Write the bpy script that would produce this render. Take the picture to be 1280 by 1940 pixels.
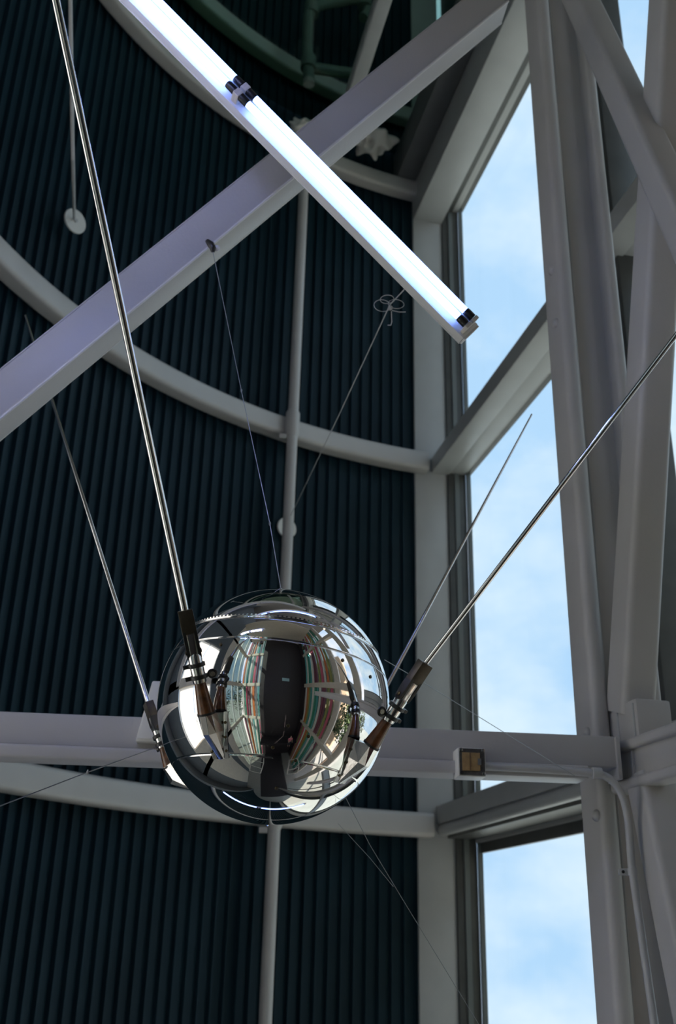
import bpy, bmesh, math, random
from mathutils import Vector, Matrix
from math import sin, cos, tan, asin, atan2, radians, degrees, pi, sqrt, hypot

random.seed(7)
for o in list(bpy.data.objects):
    bpy.data.objects.remove(o, do_unlink=True)
SC = bpy.context.scene
COL = SC.collection

# ------------------------------------------------------------------ camera
FPX = 1900.0                       # focal length in pixels of a 1280 px wide frame
PITCH = radians(23.349); ROLL = radians(1.432)
CAMZ = 4.0
ZF = -6.5                          # floor of the tall hall
ZB = ZF - CAMZ                     # the same, measured from the lens
C0 = Vector((0, 0, CAMZ))
FW = Vector((0, cos(PITCH), sin(PITCH)))
UP0 = Vector((0, -sin(PITCH), cos(PITCH)))
RT0 = Vector((1, 0, 0))
IX = RT0 * cos(ROLL) + UP0 * sin(ROLL)
IU = -RT0 * sin(ROLL) + UP0 * cos(ROLL)
cam_d = bpy.data.cameras.new('camera')
cam = bpy.data.objects.new('camera', cam_d)
COL.objects.link(cam)
M = Matrix((IX, IU, -FW)).transposed().to_4x4()
M.translation = C0
cam.matrix_world = M
cam_d.sensor_fit = 'HORIZONTAL'
cam_d.sensor_width = 24.0
cam_d.lens = 24.0 * FPX / 1280.0
cam_d.shift_y = -10.0 / 1280.0     # optical centre sits at (640, 960)
cam_d.clip_start = 0.05
cam_d.clip_end = 500
cam_d.dof.use_dof = True
cam_d.dof.focus_distance = 2.33
cam_d.dof.aperture_fstop = 4.8
SC.camera = cam

# ------------------------------------------------------------------ world, sun, exposure
W = bpy.data.worlds.new('sky'); SC.world = W
W.use_nodes = True
nt = W.node_tree
for n in list(nt.nodes): nt.nodes.remove(n)
def N(t, tp, **kw):
    n = t.nodes.new(tp)
    for k, v in kw.items(): setattr(n, k, v)
    return n
out = N(nt, 'ShaderNodeOutputWorld'); bg = N(nt, 'ShaderNodeBackground')
tc = N(nt, 'ShaderNodeTexCoord'); mp = N(nt, 'ShaderNodeMapping')
mp.inputs['Scale'].default_value = (1.0, 1.0, 1.6)
nz = N(nt, 'ShaderNodeTexNoise'); nz.inputs['Scale'].default_value = 3.4
nz.inputs['Detail'].default_value = 6.0; nz.inputs['Roughness'].default_value = 0.55
rp = N(nt, 'ShaderNodeValToRGB')
rp.color_ramp.elements[0].position = 0.40; rp.color_ramp.elements[0].color = (0.46, 0.66, 0.93, 1)
rp.color_ramp.elements[1].position = 0.68; rp.color_ramp.elements[1].color = (0.93, 0.96, 1.0, 1)
L = nt.links.new
L(tc.outputs['Generated'], mp.inputs['Vector']); L(mp.outputs['Vector'], nz.inputs['Vector'])
L(nz.outputs['Fac'], rp.inputs['Fac']); L(rp.outputs['Color'], bg.inputs['Color'])
bg.inputs['Strength'].default_value = 1.12
L(bg.outputs['Background'], out.inputs['Surface'])

sun_d = bpy.data.lights.new('sun', 'SUN'); sun_d.energy = 12.0; sun_d.angle = radians(0.6)
sun_d.color = (1.0, 0.95, 0.88)
sun = bpy.data.objects.new('sun', sun_d); COL.objects.link(sun)
sun.rotation_euler = Vector((0.55, -0.62, -0.56)).to_track_quat('-Z', 'Y').to_euler()

vs = SC.view_settings
vs.view_transform = 'Standard'; vs.look = 'None'; vs.gamma = 1.0; vs.exposure = 0.15
vs.use_curve_mapping = False

# ------------------------------------------------------------------ helpers
def ray(x, y):
    return (FW * FPX + IX * (x - 640) - IU * (y - 960)).normalized()
def P(x, y, d):                    # point seen at (x, y) lying d metres ahead of the camera
    r = ray(x, y); return C0 + r * (d / r.dot(FW))
def V(*a): return Vector(a)

MATS = {}
def mat(name, col, rough=0.5, metal=0.0, bump=0.0, bscale=40.0, var=0.0, vscale=6.0, spec=0.5, coat=0.0):
    if name in MATS: return MATS[name]
    m = bpy.data.materials.new(name); m.use_nodes = True
    t = m.node_tree; b = t.nodes['Principled BSDF']
    b.inputs['Roughness'].default_value = rough; b.inputs['Metallic'].default_value = metal
    b.inputs['Specular IOR Level'].default_value = spec
    b.inputs['Base Color'].default_value = (*col, 1)
    if coat: b.inputs['Coat Weight'].default_value = coat; b.inputs['Coat Roughness'].default_value = 0.1
    co = N(t, 'ShaderNodeTexCoord')
    if var:
        nn = N(t, 'ShaderNodeTexNoise'); nn.inputs['Scale'].default_value = vscale; nn.inputs['Detail'].default_value = 5
        r = N(t, 'ShaderNodeValToRGB')
        r.color_ramp.elements[0].position = 0.3; r.color_ramp.elements[1].position = 0.7
        r.color_ramp.elements[0].color = (*[c * (1 - var) for c in col], 1)
        r.color_ramp.elements[1].color = (*[min(1, c * (1 + var)) for c in col], 1)
        t.links.new(co.outputs['Object'], nn.inputs['Vector']); t.links.new(nn.outputs['Fac'], r.inputs['Fac'])
        t.links.new(r.outputs['Color'], b.inputs['Base Color'])
    if bump:
        nb = N(t, 'ShaderNodeTexNoise'); nb.inputs['Scale'].default_value = bscale; nb.inputs['Detail'].default_value = 3
        bp = N(t, 'ShaderNodeBump'); bp.inputs['Strength'].default_value = bump; bp.inputs['Distance'].default_value = 0.01
        t.links.new(co.outputs['Object'], nb.inputs['Vector']); t.links.new(nb.outputs['Fac'], bp.inputs['Height'])
        t.links.new(bp.outputs['Normal'], b.inputs['Normal'])
    MATS[name] = m
    return m
def emis(name, col, s):
    if name in MATS: return MATS[name]
    m = bpy.data.materials.new(name); m.use_nodes = True
    b = m.node_tree.nodes['Principled BSDF']
    b.inputs['Base Color'].default_value = (0.9, 0.9, 0.9, 1)
    b.inputs['Emission Color'].default_value = (*col, 1); b.inputs['Emission Strength'].default_value = s
    MATS[name] = m; return m
def glass(name, tint, refl=0.08):
    if name in MATS: return MATS[name]
    m = bpy.data.materials.new(name); m.use_nodes = True
    t = m.node_tree
    for n in list(t.nodes): t.nodes.remove(n)
    o = N(t, 'ShaderNodeOutputMaterial'); mx = N(t, 'ShaderNodeMixShader')
    tr = N(t, 'ShaderNodeBsdfTransparent'); gl = N(t, 'ShaderNodeBsdfGlossy')
    tr.inputs['Color'].default_value = (*tint, 1); gl.inputs['Roughness'].default_value = 0.02
    mx.inputs['Fac'].default_value = refl * .5          # a pane has two faces
    t.links.new(tr.outputs[0], mx.inputs[1]); t.links.new(gl.outputs[0], mx.inputs[2])
    t.links.new(mx.outputs[0], o.inputs['Surface'])
    MATS[name] = m; return m

class MB:
    """collects shapes for one mesh object"""
    def __init__(s): s.v = []; s.f = []
    def add(s, vs, fs):
        k = len(s.v); s.v += [Vector(p) for p in vs]; s.f += [tuple(i + k for i in f) for f in fs]; return s
    def hexa(s, p):                # 8 corners: bottom ring 0-3, top ring 4-7
        return s.add(p, [(3, 2, 1, 0), (4, 5, 6, 7), (0, 1, 5, 4), (1, 2, 6, 5), (2, 3, 7, 6), (3, 0, 4, 7)])
    def box(s, o, ax, ay, az, hx, hy, hz):
        o = Vector(o); X = ax * hx; Y = ay * hy; Z = az * hz
        return s.hexa([o - X - Y - Z, o + X - Y - Z, o + X + Y - Z, o - X + Y - Z,
                       o - X - Y + Z, o + X - Y + Z, o + X + Y + Z, o - X + Y + Z])
    def aabb(s, lo, hi):
        c = [(a + b) / 2 for a, b in zip(lo, hi)]; h = [(b - a) / 2 for a, b in zip(lo, hi)]
        return s.box(c, V(1, 0, 0), V(0, 1, 0), V(0, 0, 1), *h)
    def loft(s, rings, cap=True, close=False):
        n = len(rings[0]); vs = [p for r in rings for p in r]; fs = []
        m = len(rings)
        for i in range(m if close else m - 1):
            a = i * n; b = ((i + 1) % m) * n
            for j in range(n):
                k = (j + 1) % n; fs.append((a + j, a + k, b + k, b + j))
        if cap and not close:
            fs.append(tuple(range(n - 1, -1, -1))); fs.append(tuple((m - 1) * n + j for j in range(n)))
        return s.add(vs, fs)
    def extrude(s, A, B, prof, u, v):      # 2-D profile swept from A to B
        A = Vector(A); B = Vector(B)
        return s.loft([[A + u * p[0] + v * p[1] for p in prof], [B + u * p[0] + v * p[1] for p in prof]])
    def tube(s, pts, rad, n=12, cap=True):
        pts = [Vector(p) for p in pts]
        if not isinstance(rad, (list, tuple)): rad = [rad] * len(pts)
        rings = []; t0 = (pts[1] - pts[0]).normalized()
        u = t0.orthogonal().normalized()
        for i, p in enumerate(pts):
            t = (pts[min(i + 1, len(pts) - 1)] - pts[max(i - 1, 0)]).normalized()
            u = (u - t * u.dot(t)).normalized(); w = t.cross(u)
            rings.append([p + (u * cos(2 * pi * k / n) + w * sin(2 * pi * k / n)) * rad[i] for k in range(n)])
        return s.loft(rings, cap)
    def torus(s, c, ax, R, r, n=32, m=8):
        ax = ax.normalized(); u = ax.orthogonal().normalized(); w = ax.cross(u); rings = []
        for i in range(n):
            a = 2 * pi * i / n; d = u * cos(a) + w * sin(a)
            rings.append([Vector(c) + d * (R + r * cos(2 * pi * j / m)) + ax * (r * sin(2 * pi * j / m)) for j in range(m)])
        return s.loft(rings, False, True)
    def lathe(s, c, ax, prof, n=24, u=None):   # prof: (radius, height) from bottom to top
        ax = ax.normalized(); u = u or ax.orthogonal().normalized(); w = ax.cross(u)
        rings = [[Vector(c) + (u * cos(2 * pi * k / n) + w * sin(2 * pi * k / n)) * max(r, 1e-5) + ax * h for k in range(n)] for r, h in prof]
        return s.loft(rings, True)
    def build(s, name, m, parent=None, smooth=40, bevel=0.0):
        me = bpy.data.meshes.new(name)
        me.from_pydata([tuple(p) for p in s.v], [], s.f); me.update()
        bm = bmesh.new(); bm.from_mesh(me)
        bmesh.ops.recalc_face_normals(bm, faces=bm.faces)
        if bevel:
            es = [e for e in bm.edges if len(e.link_faces) == 2 and e.calc_face_angle(0) > 0.6]
            bmesh.ops.bevel(bm, geom=es, offset=bevel, segments=2, affect='EDGES', profile=0.6, clamp_overlap=True)
        bm.to_mesh(me); bm.free()
        if smooth:
            me.shade_smooth(); me.set_sharp_from_angle(angle=radians(smooth))
        if m: me.materials.append(m)
        o = bpy.data.objects.new(name, me); COL.objects.link(o)
        if parent: o.parent = parent; o.matrix_parent_inverse = parent.matrix_world.inverted()
        return o

def tag(o, label=None, cat=None, group=None, kind=None):
    if label: o['label'] = label
    if cat: o['category'] = cat
    if group: o['group'] = group
    if kind: o['kind'] = kind
    return o
def empty(name, loc, label=None, cat=None, group=None, kind=None):
    o = bpy.data.objects.new(name, None); COL.objects.link(o); o.location = loc
    o.empty_display_size = 0.1
    bpy.context.view_layer.update()
    return tag(o, label, cat, group, kind)
def rrect(w, h, r, n=5):           # rounded rectangle profile centred on 0
    pts = []
    for cx, cy, a0 in ((w/2-r, h/2-r, 0), (-w/2+r, h/2-r, 90), (-w/2+r, -h/2+r, 180), (w/2-r, -h/2+r, 270)):
        for k in range(n + 1):
            a = radians(a0 + 90 * k / n); pts.append((cx + r * cos(a), cy + r * sin(a)))
    return pts

# ------------------------------------------------------------------ materials
STEEL = mat('painted_steel', (0.50, 0.485, 0.475), 0.42, bump=0.06, bscale=90, var=0.05, vscale=3)
WINW = mat('window_paint', (0.46, 0.47, 0.47), 0.40, bump=0.05, bscale=60, var=0.05, vscale=4)
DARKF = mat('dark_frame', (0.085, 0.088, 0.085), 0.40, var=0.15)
NAVY = mat('navy_corrugated', (0.0105, 0.029, 0.042), 0.5, var=0.15, vscale=2.0, spec=0.12, bump=0.05, bscale=120)
ZINC = mat('conduit_paint', (0.50, 0.50, 0.50), 0.45, var=0.06)
DISCM = mat('disc_white', (0.72, 0.71, 0.68), 0.5, var=0.05)
WIREM = mat('wire_steel', (0.30, 0.31, 0.33), 0.35, metal=0.8)
STRING = mat('string_grey', (0.42, 0.42, 0.42), 0.8)
BLACK = mat('black_anodised', (0.020, 0.019, 0.018), 0.38, var=0.2, vscale=60)
BRASSD = mat('bronze_fork', (0.085, 0.070, 0.052), 0.36, metal=0.55, var=0.2, vscale=50)
BAKE = mat('brown_bakelite', (0.15, 0.058, 0.022), 0.26, var=0.45, vscale=50, coat=0.3)
ALU = mat('brushed_aluminium', (0.78, 0.76, 0.74), 0.16, metal=1.0, bump=0.02, bscale=200)
CHROME = mat('polished_rod', (0.80, 0.78, 0.77), 0.09, metal=1.0)
SCREW = mat('screw_brass', (0.11, 0.085, 0.05), 0.35, metal=0.9)
WHITE = mat('enamel_white', (0.74, 0.73, 0.71), 0.38, var=0.03)
HOLDER = mat('lampholder_plastic', (0.62, 0.58, 0.52), 0.5)
RUBBER = mat('tube_end_black', (0.008, 0.008, 0.01), 0.4)
TUBE = emis('tube_glow', (0.19, 0.33, 1.0), 6.5)
TUBE3 = emis('tube_glow_upper', (0.36, 0.43, 1.0), 85.0)

# ------------------------------------------------------------------ far curved wall
CC = V(2.035, 3.787); RW = 4.58                    # plan centre and radius of the silo wall
def wpt(ang, r, z): return V(CC.x + r * sin(ang), CC.y + r * cos(ang), z + CAMZ)
A_L, A_R = radians(-83), radians(-17.2)
A_M = atan2(-0.50 - CC.x, 7.555 - CC.y)            # azimuth of the slim vertical pipe
RINGZ = [-2.25, 0.825, 3.93, 6.97, 7.93]           # heights of ring beams above the lens
def arc_box(angs, r0, r1, z0, z1):
    return [[wpt(a, r0, z0), wpt(a, r0, z1), wpt(a, r1, z1), wpt(a, r1, z0)] for a in angs]
def arange(a, b, n): return [a + (b - a) * i / n for i in range(n + 1)]
far = MB().loft(arc_box(arange(A_L, A_R, 60), RW + 0.02, RW + 0.12, ZB, 10.6)).build('wall_far', NAVY)
tag(far, kind='structure')
PITCHA = 0.0996 / RW
def corrugated(a0, a1, z0, z1):
    mb = MB(); n = max(1, int(round((a1 - a0) / PITCHA))); st = (a1 - a0) / n
    seq = []
    for i in range(n):
        b = a0 + i * st
        seq += [(b, RW), (b + st * .72, RW), (b + st * .79, RW - .030), (b + st * .93, RW - .030)]
    seq.append((a1, RW))
    lo = [wpt(a, r, z0) for a, r in seq]; hi = [wpt(a, r, z1) for a, r in seq]
    k = len(seq)
    lo2 = [wpt(a, r + .004, z0) for a, r in seq]; hi2 = [wpt(a, r + .004, z1) for a, r in seq]
    fs = [(i, i + 1, k + i + 1, k + i) for i in range(k - 1)] + [(2*k + i + 1, 2*k + i, 3*k + i, 3*k + i + 1) for i in range(k - 1)]
    return mb.add(lo + hi + lo2 + hi2, fs)
edges = [ZB] + RINGZ + [10.6]
for z0, z1 in zip(edges[:-1], edges[1:]):
    for a0, a1 in ((A_L, A_M), (A_M, A_R)):
        corrugated(a0, a1, z0 + .004, z1 - .004).build('corrugated_panel', NAVY, far, smooth=0)
RLAB = ['round-edged grey ring beam low on the navy wall below the frame', 'pale grey curved ring beam behind the sphere bottom on the navy wall',
        'pale grey curved ring beam crossing the slim pipe above the sphere', 'grey curved ring beam high on the navy wall beside the tube lamp',
        'uppermost green-tinted curved ring beam under the dark pipework']
for z, lb in zip(RINGZ, RLAB):
    prof = rrect(0.15, 0.18, 0.035, 4); rings = []
    for a in arange(A_L, A_R + .015, 64):
        rings.append([wpt(a, RW - 0.11 + p[0], z + p[1]) for p in prof])
    tag(MB().loft(rings).build('ring_beam', STEEL), lb, 'beam', 'ring beams on the navy wall')
# slim vertical pipe in front of the rings
mp_ = empty('wall_pipe', wpt(A_M, RW - .23, ZB), 'slim pale vertical pipe rising behind the sphere along the navy wall', 'pipe')
MB().tube([wpt(A_M, RW - .23, z) for z in arange(ZB, 7.0, 8)], 0.045, 14).build('pipe_shaft', STEEL, mp_)
for z in RINGZ[:4]:
    MB().tube([wpt(A_M, RW - .225, z - .13), wpt(A_M, RW - .225, z - .10), wpt(A_M, RW - .225, z + .10), wpt(A_M, RW - .225, z + .13)], [.047, .06, .06, .047], 14).build('sleeve', STEEL, mp_)
    MB().box(wpt(A_M - .016, RW - .2, z - .13), V(1, 0, 0), V(0, 1, 0), V(0, 0, 1), .03, .03, .02).build('clamp', STEEL, mp_, bevel=.006)

# ------------------------------------------------------------------ window wall on the right
WA = radians(-12.5)
WD = V(sin(WA), cos(WA), 0); WN = V(-cos(WA), sin(WA), 0)     # along the wall (away), into the room
r_ = ray(787, 1000); Q0 = V(r_.x * 8.1 / r_.y, 8.1, CAMZ)
def wq(s, n, z): return Q0 + WD * s + WN * n + V(0, 0, z)
def wbox(mb, s0, s1, n0, n1, z0, z1):
    return mb.box(wq((s0 + s1) / 2, (n0 + n1) / 2, (z0 + z1) / 2), WD, WN, V(0, 0, 1), abs(s1 - s0) / 2, abs(n1 - n0) / 2, (z1 - z0) / 2)
tag(wbox(MB(), 0, .26, -.30, 0, ZB, 10.6).build('window_post', WINW, bevel=.012), 'wide pale grey steel post between the navy wall and the windows', 'post')
win = wbox(MB(), -0.02, .06, -.47, -.30, ZB, 6.9).build('window_1', DARKF, bevel=.006)
tag(win, kind='structure')
S_END = -5.6
wbox(MB(), -.05, -.02, -.505, -.47, ZB, 6.9).build('jamb_bead', mat('bead_grey', (.16, .18, .18), .4), win)
wbox(MB(), -.035, -.02, -.40, -.36, ZB, 6.9).build('jamb_strip', mat('bead_grey', (.16, .18, .18), .4), win)
def pane(s0, s1, z0, z1):
    wbox(MB(), s0, s1, -.515, -.50, z0, z1).build('pane', glass('clear_glass', (0.93, 0.97, 0.96)), win)
CUT = [ZB, -2.25, 0.66, 3.93, 6.89]
r_ = ray(1178, 55); t_ = ((Q0 + WN * -.5) - C0).dot(WN) / r_.dot(WN); s_m = ((C0 + r_ * t_) - Q0).dot(WD)
wbox(MB(), s_m, s_m + .35, -.50, -.28, ZB, 7.3).build('dark_mullion', DARKF, win, bevel=.01)
# transoms: deep beams with bright undersides, inner frames and gasket
def transom(zb, zt, zg):
    wbox(MB(), S_END, .05, -.32, -.15, zb, zt).build('transom', WINW, win, bevel=.012)
    wbox(MB(), S_END, .05, -.45, -.32, zb + .012, zt - .01).build('transom_frame', WINW, win, bevel=.004)
    wbox(MB(), S_END, .0, -.475, -.45, zb + .022, zt).build('glazing_bead', WINW, win)
    wbox(MB(), S_END, .0, -.52, -.475, zg - .02, zt).build('gasket', DARKF, win)
transom(3.86, 4.01, 3.90)
wbox(MB(), S_END, .05, -.45, -.15, .84, .98).build('transom', WINW, win, bevel=.01)
MB().tube([wq(.0, -.2, .80), wq(S_END, -.2, .80)], .045, 12).build('transom_roll', WINW, win)
wbox(MB(), S_END, .02, -.46, -.24, .74, .84).build('transom_dark_frame', DARKF, win)  # inner frame in the dark frame paint
wbox(MB(), S_END, .0, -.49, -.46, .715, .745).build('glazing_bead', WINW, win)
wbox(MB(), S_END, .0, -.52, -.49, .64, 1.08).build('gasket', DARKF, win)
transom(-2.33, -2.18, -2.3)
# sloping-away head and its spandrel
wbox(MB(), S_END, .26, -.30, .0, 6.66, 7.35).build('head_beam', WINW, win, bevel=.012)
wbox(MB(), S_END, .02, -.40, -.30, 6.80, 7.3).build('head_frame', DARKF, win)
wbox(MB(), S_END, .0, -.47, -.40, 6.83, 7.3).build('head_bead', WINW, win)
wbox(MB(), S_END, .0, -.53, -.47, 6.86, 7.3).build('gasket', DARKF, win)
wbox(MB(), -1.6, -.02, -.42, -.34, 7.36, 10.6).build('upper_panel', NAVY, win)
for s1, s0 in ((-.02, -4.3), (-4.3, S_END)):
    for z0, z1 in zip(CUT[:-1], CUT[1:]): pane(s0 + .01, s1 - .01, z0, z1)
    if s0 > S_END + .1:
        wbox(MB(), s0 - .03, s0 + .03, -.54, -.42, ZB, 6.9).build('mullion', DARKF, win)
tag(wbox(MB(), S_END, .2, .004, .20, 7.05, 7.44).build('ceiling_edge_beam', mat('edge_grey', (.16, .165, .17), .5, var=.06), bevel=.01), 'dim grey edge beam above the window head near the white lumps', 'beam')

# ------------------------------------------------------------------ right-hand truss (parallel to the window wall)
azK = radians(14.6)
K = V(3.6 * sin(azK), 3.6 * cos(azK), CAMZ)
def kq(s, n, z): return K + WD * s + WN * n + V(0, 0, z)
def kray(x, y, n):                  # where a sight line meets the truss plane shifted by n
    r = ray(x, y); t = ((K + WN * n) - C0).dot(WN) / r.dot(WN); p = C0 + r * t
    return (p - K).dot(WD), p.z - CAMZ
col_e = empty('steel_truss', kq(.08, -.1, ZB), 'tall grey riveted steel column with welded braces in front of the windows', 'truss')
MB().extrude(kq(.083, -.034, ZB), kq(.083, -.034, 5.5), rrect(.166, .068, .03), WD, WN).build('flange', STEEL, col_e)
MB().extrude(kq(.09, -.14, ZB), kq(.09, -.14, 5.5), [(-.015, -.09), (.015, -.09), (.015, .09), (-.015, .09)], WD, WN).build('web', STEEL, col_e)
MB().extrude(kq(.083, -.25, ZB), kq(.083, -.25, 5.5), rrect(.166, .05, .02), WD, WN).build('flange', STEEL, col_e)
MB().tube([kq(.073, -.095 - .004 * sin(z * 5), z) for z in arange(ZB + .1, 5.4, 130)], .005, 6).build('weld_bead', WINW, col_e)
for px, py in ((1045, 513), (1053, 612), (1113, 1388), (1130, 1545)):
    s, z = kray(px, py, .0)
    MB().lathe(kq(s, -.002, z), WN, [(.020, 0), (.020, .004), (.017, .011), (.010, .016), (.003, .018)], 18).build('rivet', STEEL, col_e)
def member(name, p0, p1, n, depth, width, label, m=STEEL, r=.025):
    """square tube lying in the truss plane; p0, p1 in (s, z), depth along the plane normal"""
    A = kq(p0[0], n - depth / 2, p0[1]); B = kq(p1[0], n - depth / 2, p1[1])
    a = (B - A).normalized(); v = a.cross(WN).normalized()
    return tag(MB().extrude(A, B, rrect(width, depth, r), v, WN).build(name, m, col_e), label)
# leaning brace (ridge line measured on its near edge)
s0, z0 = kray(1178, 1330, -.06); s1, z1 = kray(1257, 0, -.06)
dx = (s1 - s0) / (z1 - z0)
member('brace', (s0 + .07, z0 - .02), (s1 + .07 + dx * .6, z1 + .6), -.06, .13, .14, 'grey square-tube brace leaning nearly upright at the right edge')
# diagonal brace passing in front
s0, z0 = kray(1078, 0, .02); s1, z1 = kray(1280, 455, .02)
dd = V(s1 - s0, z1 - z0).normalized()
member('brace', (s0 - dd.x * .35, z0 - dd.y * .35), (s1 + dd.x * .5, z1 + dd.y * .5), .02, .12, .115, 'grey square-tube brace slanting down to the right at the top corner')
# lower leaning brace
s0, z0 = kray(1196, 1470, -.05); s1, z1 = kray(1282, 1900, -.05)
dd = V(s1 - s0, z1 - z0).normalized()
member('brace', (s0, z0), (s1 + dd.x * 2, z1 + dd.y * 2), -.05, .13, .12, 'grey brace slanting down below the node beside the conduit')
# node plate and foot plate
nd = col_e
sA, zA = kray(1180, 1400, -.03)
MB().box(kq(-.04, -.135, zA + .05), WD, WN, V(0, 0, 1), .13, .065, .085).build('gusset_block', STEEL, nd, bevel=.012)
for ds in (-.04, -.15):
    MB().tube([kq(ds, -.069, zA - .0), kq(ds, -.069, zA + .12)], .005, 8).build('weld_bead', WINW, nd)
# beam running towards the viewer along the truss
s0, zt = kray(1172, 1405, -.05); _, zl = kray(1172, 1500, -.05)
rb = col_e
hb = (zt - zl) / 2; zc = (zt + zl) / 2
MB().extrude(kq(s0 + .10, -.085, zc), kq(-3.2, -.085, zc), [(-.02, -hb + .03), (.02, -hb + .03), (.02, hb - .03), (-.02, hb - .03)], WN, V(0, 0, 1)).build('side_beam_web', STEEL, rb, bevel=.003)
for z in (zt - .018, zl + .018):
    MB().extrude(kq(s0 + .10, -.085, z), kq(-3.2, -.085, z), rrect(.085, .036, .012, 4), WN, V(0, 0, 1)).build('side_beam_flange', STEEL, rb)
MB().box(kq(s0 - .06, -.062, zc), WD, WN, V(0, 0, 1), .005, .004, hb - .04).build('side_beam_weld', STEEL, rb)

# ------------------------------------------------------------------ cross beam behind the sphere
def beamframe(A, B, upv=V(0, 0, 1)):
    a = (B - A).normalized(); f = a.cross(upv).normalized(); u = f.cross(a).normalized()
    if f.dot(C0 - A) < 0: f = -f                                   # f faces the viewer
    return a, f, u
A = P(-80, 1356, 3.17); B = P(1168, 1444, 3.30)
A.z = B.z = (A.z + B.z) / 2
def hit_depth(px, py, n, d):       # sight line against a plane
    r = ray(px, py); return C0 + r * (n.dot(d - C0) / n.dot(r))
a_, f_, u_ = beamframe(A, B)
def zon(px, py): return hit_depth(px, py, f_, A).z
zt, zm, zb = zon(584, 1371), zon(584, 1432), zon(584, 1459)
cb = empty('cross_beam', A, 'pale grey straight steel beam behind the sphere with a junction box', 'beam')
A0 = A - a_ * 2.2
def onbeam(p, z): return V(p.x, p.y, z)
MB().extrude(onbeam(A0, (zt + zm) / 2) - f_ * .045, onbeam(B, (zt + zm) / 2) - f_ * .045, rrect(.09, zt - zm, .006, 3), f_, V(0, 0, 1)).build('web', STEEL, cb)
MB().extrude(onbeam(A0, (zm + zb) / 2) - f_ * .03, onbeam(B - a_ * .11, (zm + zb) / 2) - f_ * .03, rrect(.13, zm - zb - .003, .008, 3), f_, V(0, 0, 1)).build('flange', STEEL, cb)
MB().box(onbeam(B, (zt + zb) / 2) + a_ * .004 - f_ * .04, a_, f_, V(0, 0, 1), .006, .055, (zt - zb) / 2 - .006).build('end_plate', STEEL, cb)

def junction_box(px0, py0, px1, py1, label, seam=True):
    c = hit_depth((px0 + px1) / 2, (py0 + py1) / 2, f_, A + f_ * .085)
    q0 = hit_depth(px0, py0, f_, A + f_ * .085); q1 = hit_depth(px1, py1, f_, A + f_ * .085)
    w = abs((q1 - q0).dot(a_)) / 2; h = abs(q0.z - q1.z) / 2
    e = empty('junction_box', c - f_ * .085, label, 'junction box')
    Z = V(0, 0, 1)
    MB().box(c - f_ * .045, a_, f_, Z, w, .042, h).build('housing', WHITE, e, bevel=.005)
    MB().box(c, a_, f_, Z, w - .004, .003, h - .004).build('gasket_face', mat('gasket_grey', (.07, .065, .06), .6, var=.3, vscale=120), e)
    bp = MB().box(c + f_ * .004 - a_ * .004, a_, f_, Z, w * .64, .003, h * .62).build('blank_plate', mat('tan_plate', (.34, .22, .10), .55, var=.15, vscale=60), e, bevel=.001)
    MB().box(c + f_ * .0075 - a_ * .008, a_, f_, Z, .0012, .001, h * .60).build('plate_seam', mat('tan_dark', (.16, .10, .05), .6), bp)
    MB().box(c + f_ * .0075 + a_ * w * .5, a_, f_, Z, w * .12, .0015, h * .22).build('plate_notch', mat('notch_grey', (.16, .16, .17), .6), bp)
    for sx in (-1, 1):
        for sz in (-1, 1):
            MB().lathe(c + a_ * sx * (w - .009) + Z * sz * (h - .009) + f_ * .003, f_, [(.006, 0), (.006, .003), (.003, .004)], 10).build('corner_screw', BLACK if sz < 0 and sx < 0 else ALU, e)
junction_box(867, 1415, 921, 1472, 'white square junction box with a tan plate on the cross beam')
# partly hidden second box, left behind the sphere
c2 = hit_depth(300, 1347, f_, A + f_ * .05)
e2 = empty('junction_box', c2 - f_ * .05, 'pinkish white box on the cross beam half hidden by the sphere', 'junction box')
MB().box(c2 - f_ * .027, a_, f_, (V(0, 0, 1) + a_ * .18).normalized(), .046, .027, .098).build('housing', WHITE, e2, bevel=.006)
MB().box(c2 + f_ * .003, a_, f_, (V(0, 0, 1) + a_ * .18).normalized(), .040, .003, .090).build('cover', WHITE, e2, bevel=.002)

# conduit from the box along the beam and down the column
cd = empty('conduit', P(1190, 1640, 3.15), 'thin painted metal conduit running from the box and down the column', 'conduit')
pts = [P(918, 1452, 3.20), P(1000, 1456, 3.21), P(1080, 1461, 3.22), P(1128, 1465, 3.22)]
for k in range(1, 8):
    t = k / 7
    q = [(1128, 1465), (1165, 1470), (1184, 1502), (1190, 1560)]
    x = (1-t)**3*q[0][0] + 3*t*(1-t)**2*q[1][0] + 3*t*t*(1-t)*q[2][0] + t**3*q[3][0]
    y = (1-t)**3*q[0][1] + 3*t*(1-t)**2*q[1][1] + 3*t*t*(1-t)*q[2][1] + t**3*q[3][1]
    pts.append(P(x, y, 3.22 - .02 * t))
pts += [P(1196, 1640, 3.15), P(1213, 1760, 3.07), P(1234, 1905, 2.97), P(1262, 2100, 2.83)]
MB().tube(pts, .0125, 12).build('pipe', ZINC, cd)
def strap(p, ax, side):
    e = MB().tube([p - ax * .011, p + ax * .011], .0165, 14).build('strap', ZINC, cd)
    MB().box(p - side * .025, side, ax, side.cross(ax), .018, .010, .006).build('strap_ear', ZINC, e, bevel=.002)
    MB().lathe(p - side * .03, side.cross(ax) * -1 if side.cross(ax).dot(FW) > 0 else side.cross(ax), [(.005, .004), (.005, .009), (.002, .010)], 8).build('strap_screw', BLACK, e)
strap(P(1197, 1652, 3.145), (P(1196, 1640, 3.15) - P(1213, 1760, 3.07)).normalized(), (IX * 1.0).normalized())
MB().lathe(P(1130, 1465, 3.22), a_, [(.018, -.015), (.018, .015)], 14).build('coupling', ZINC, cd)

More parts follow.
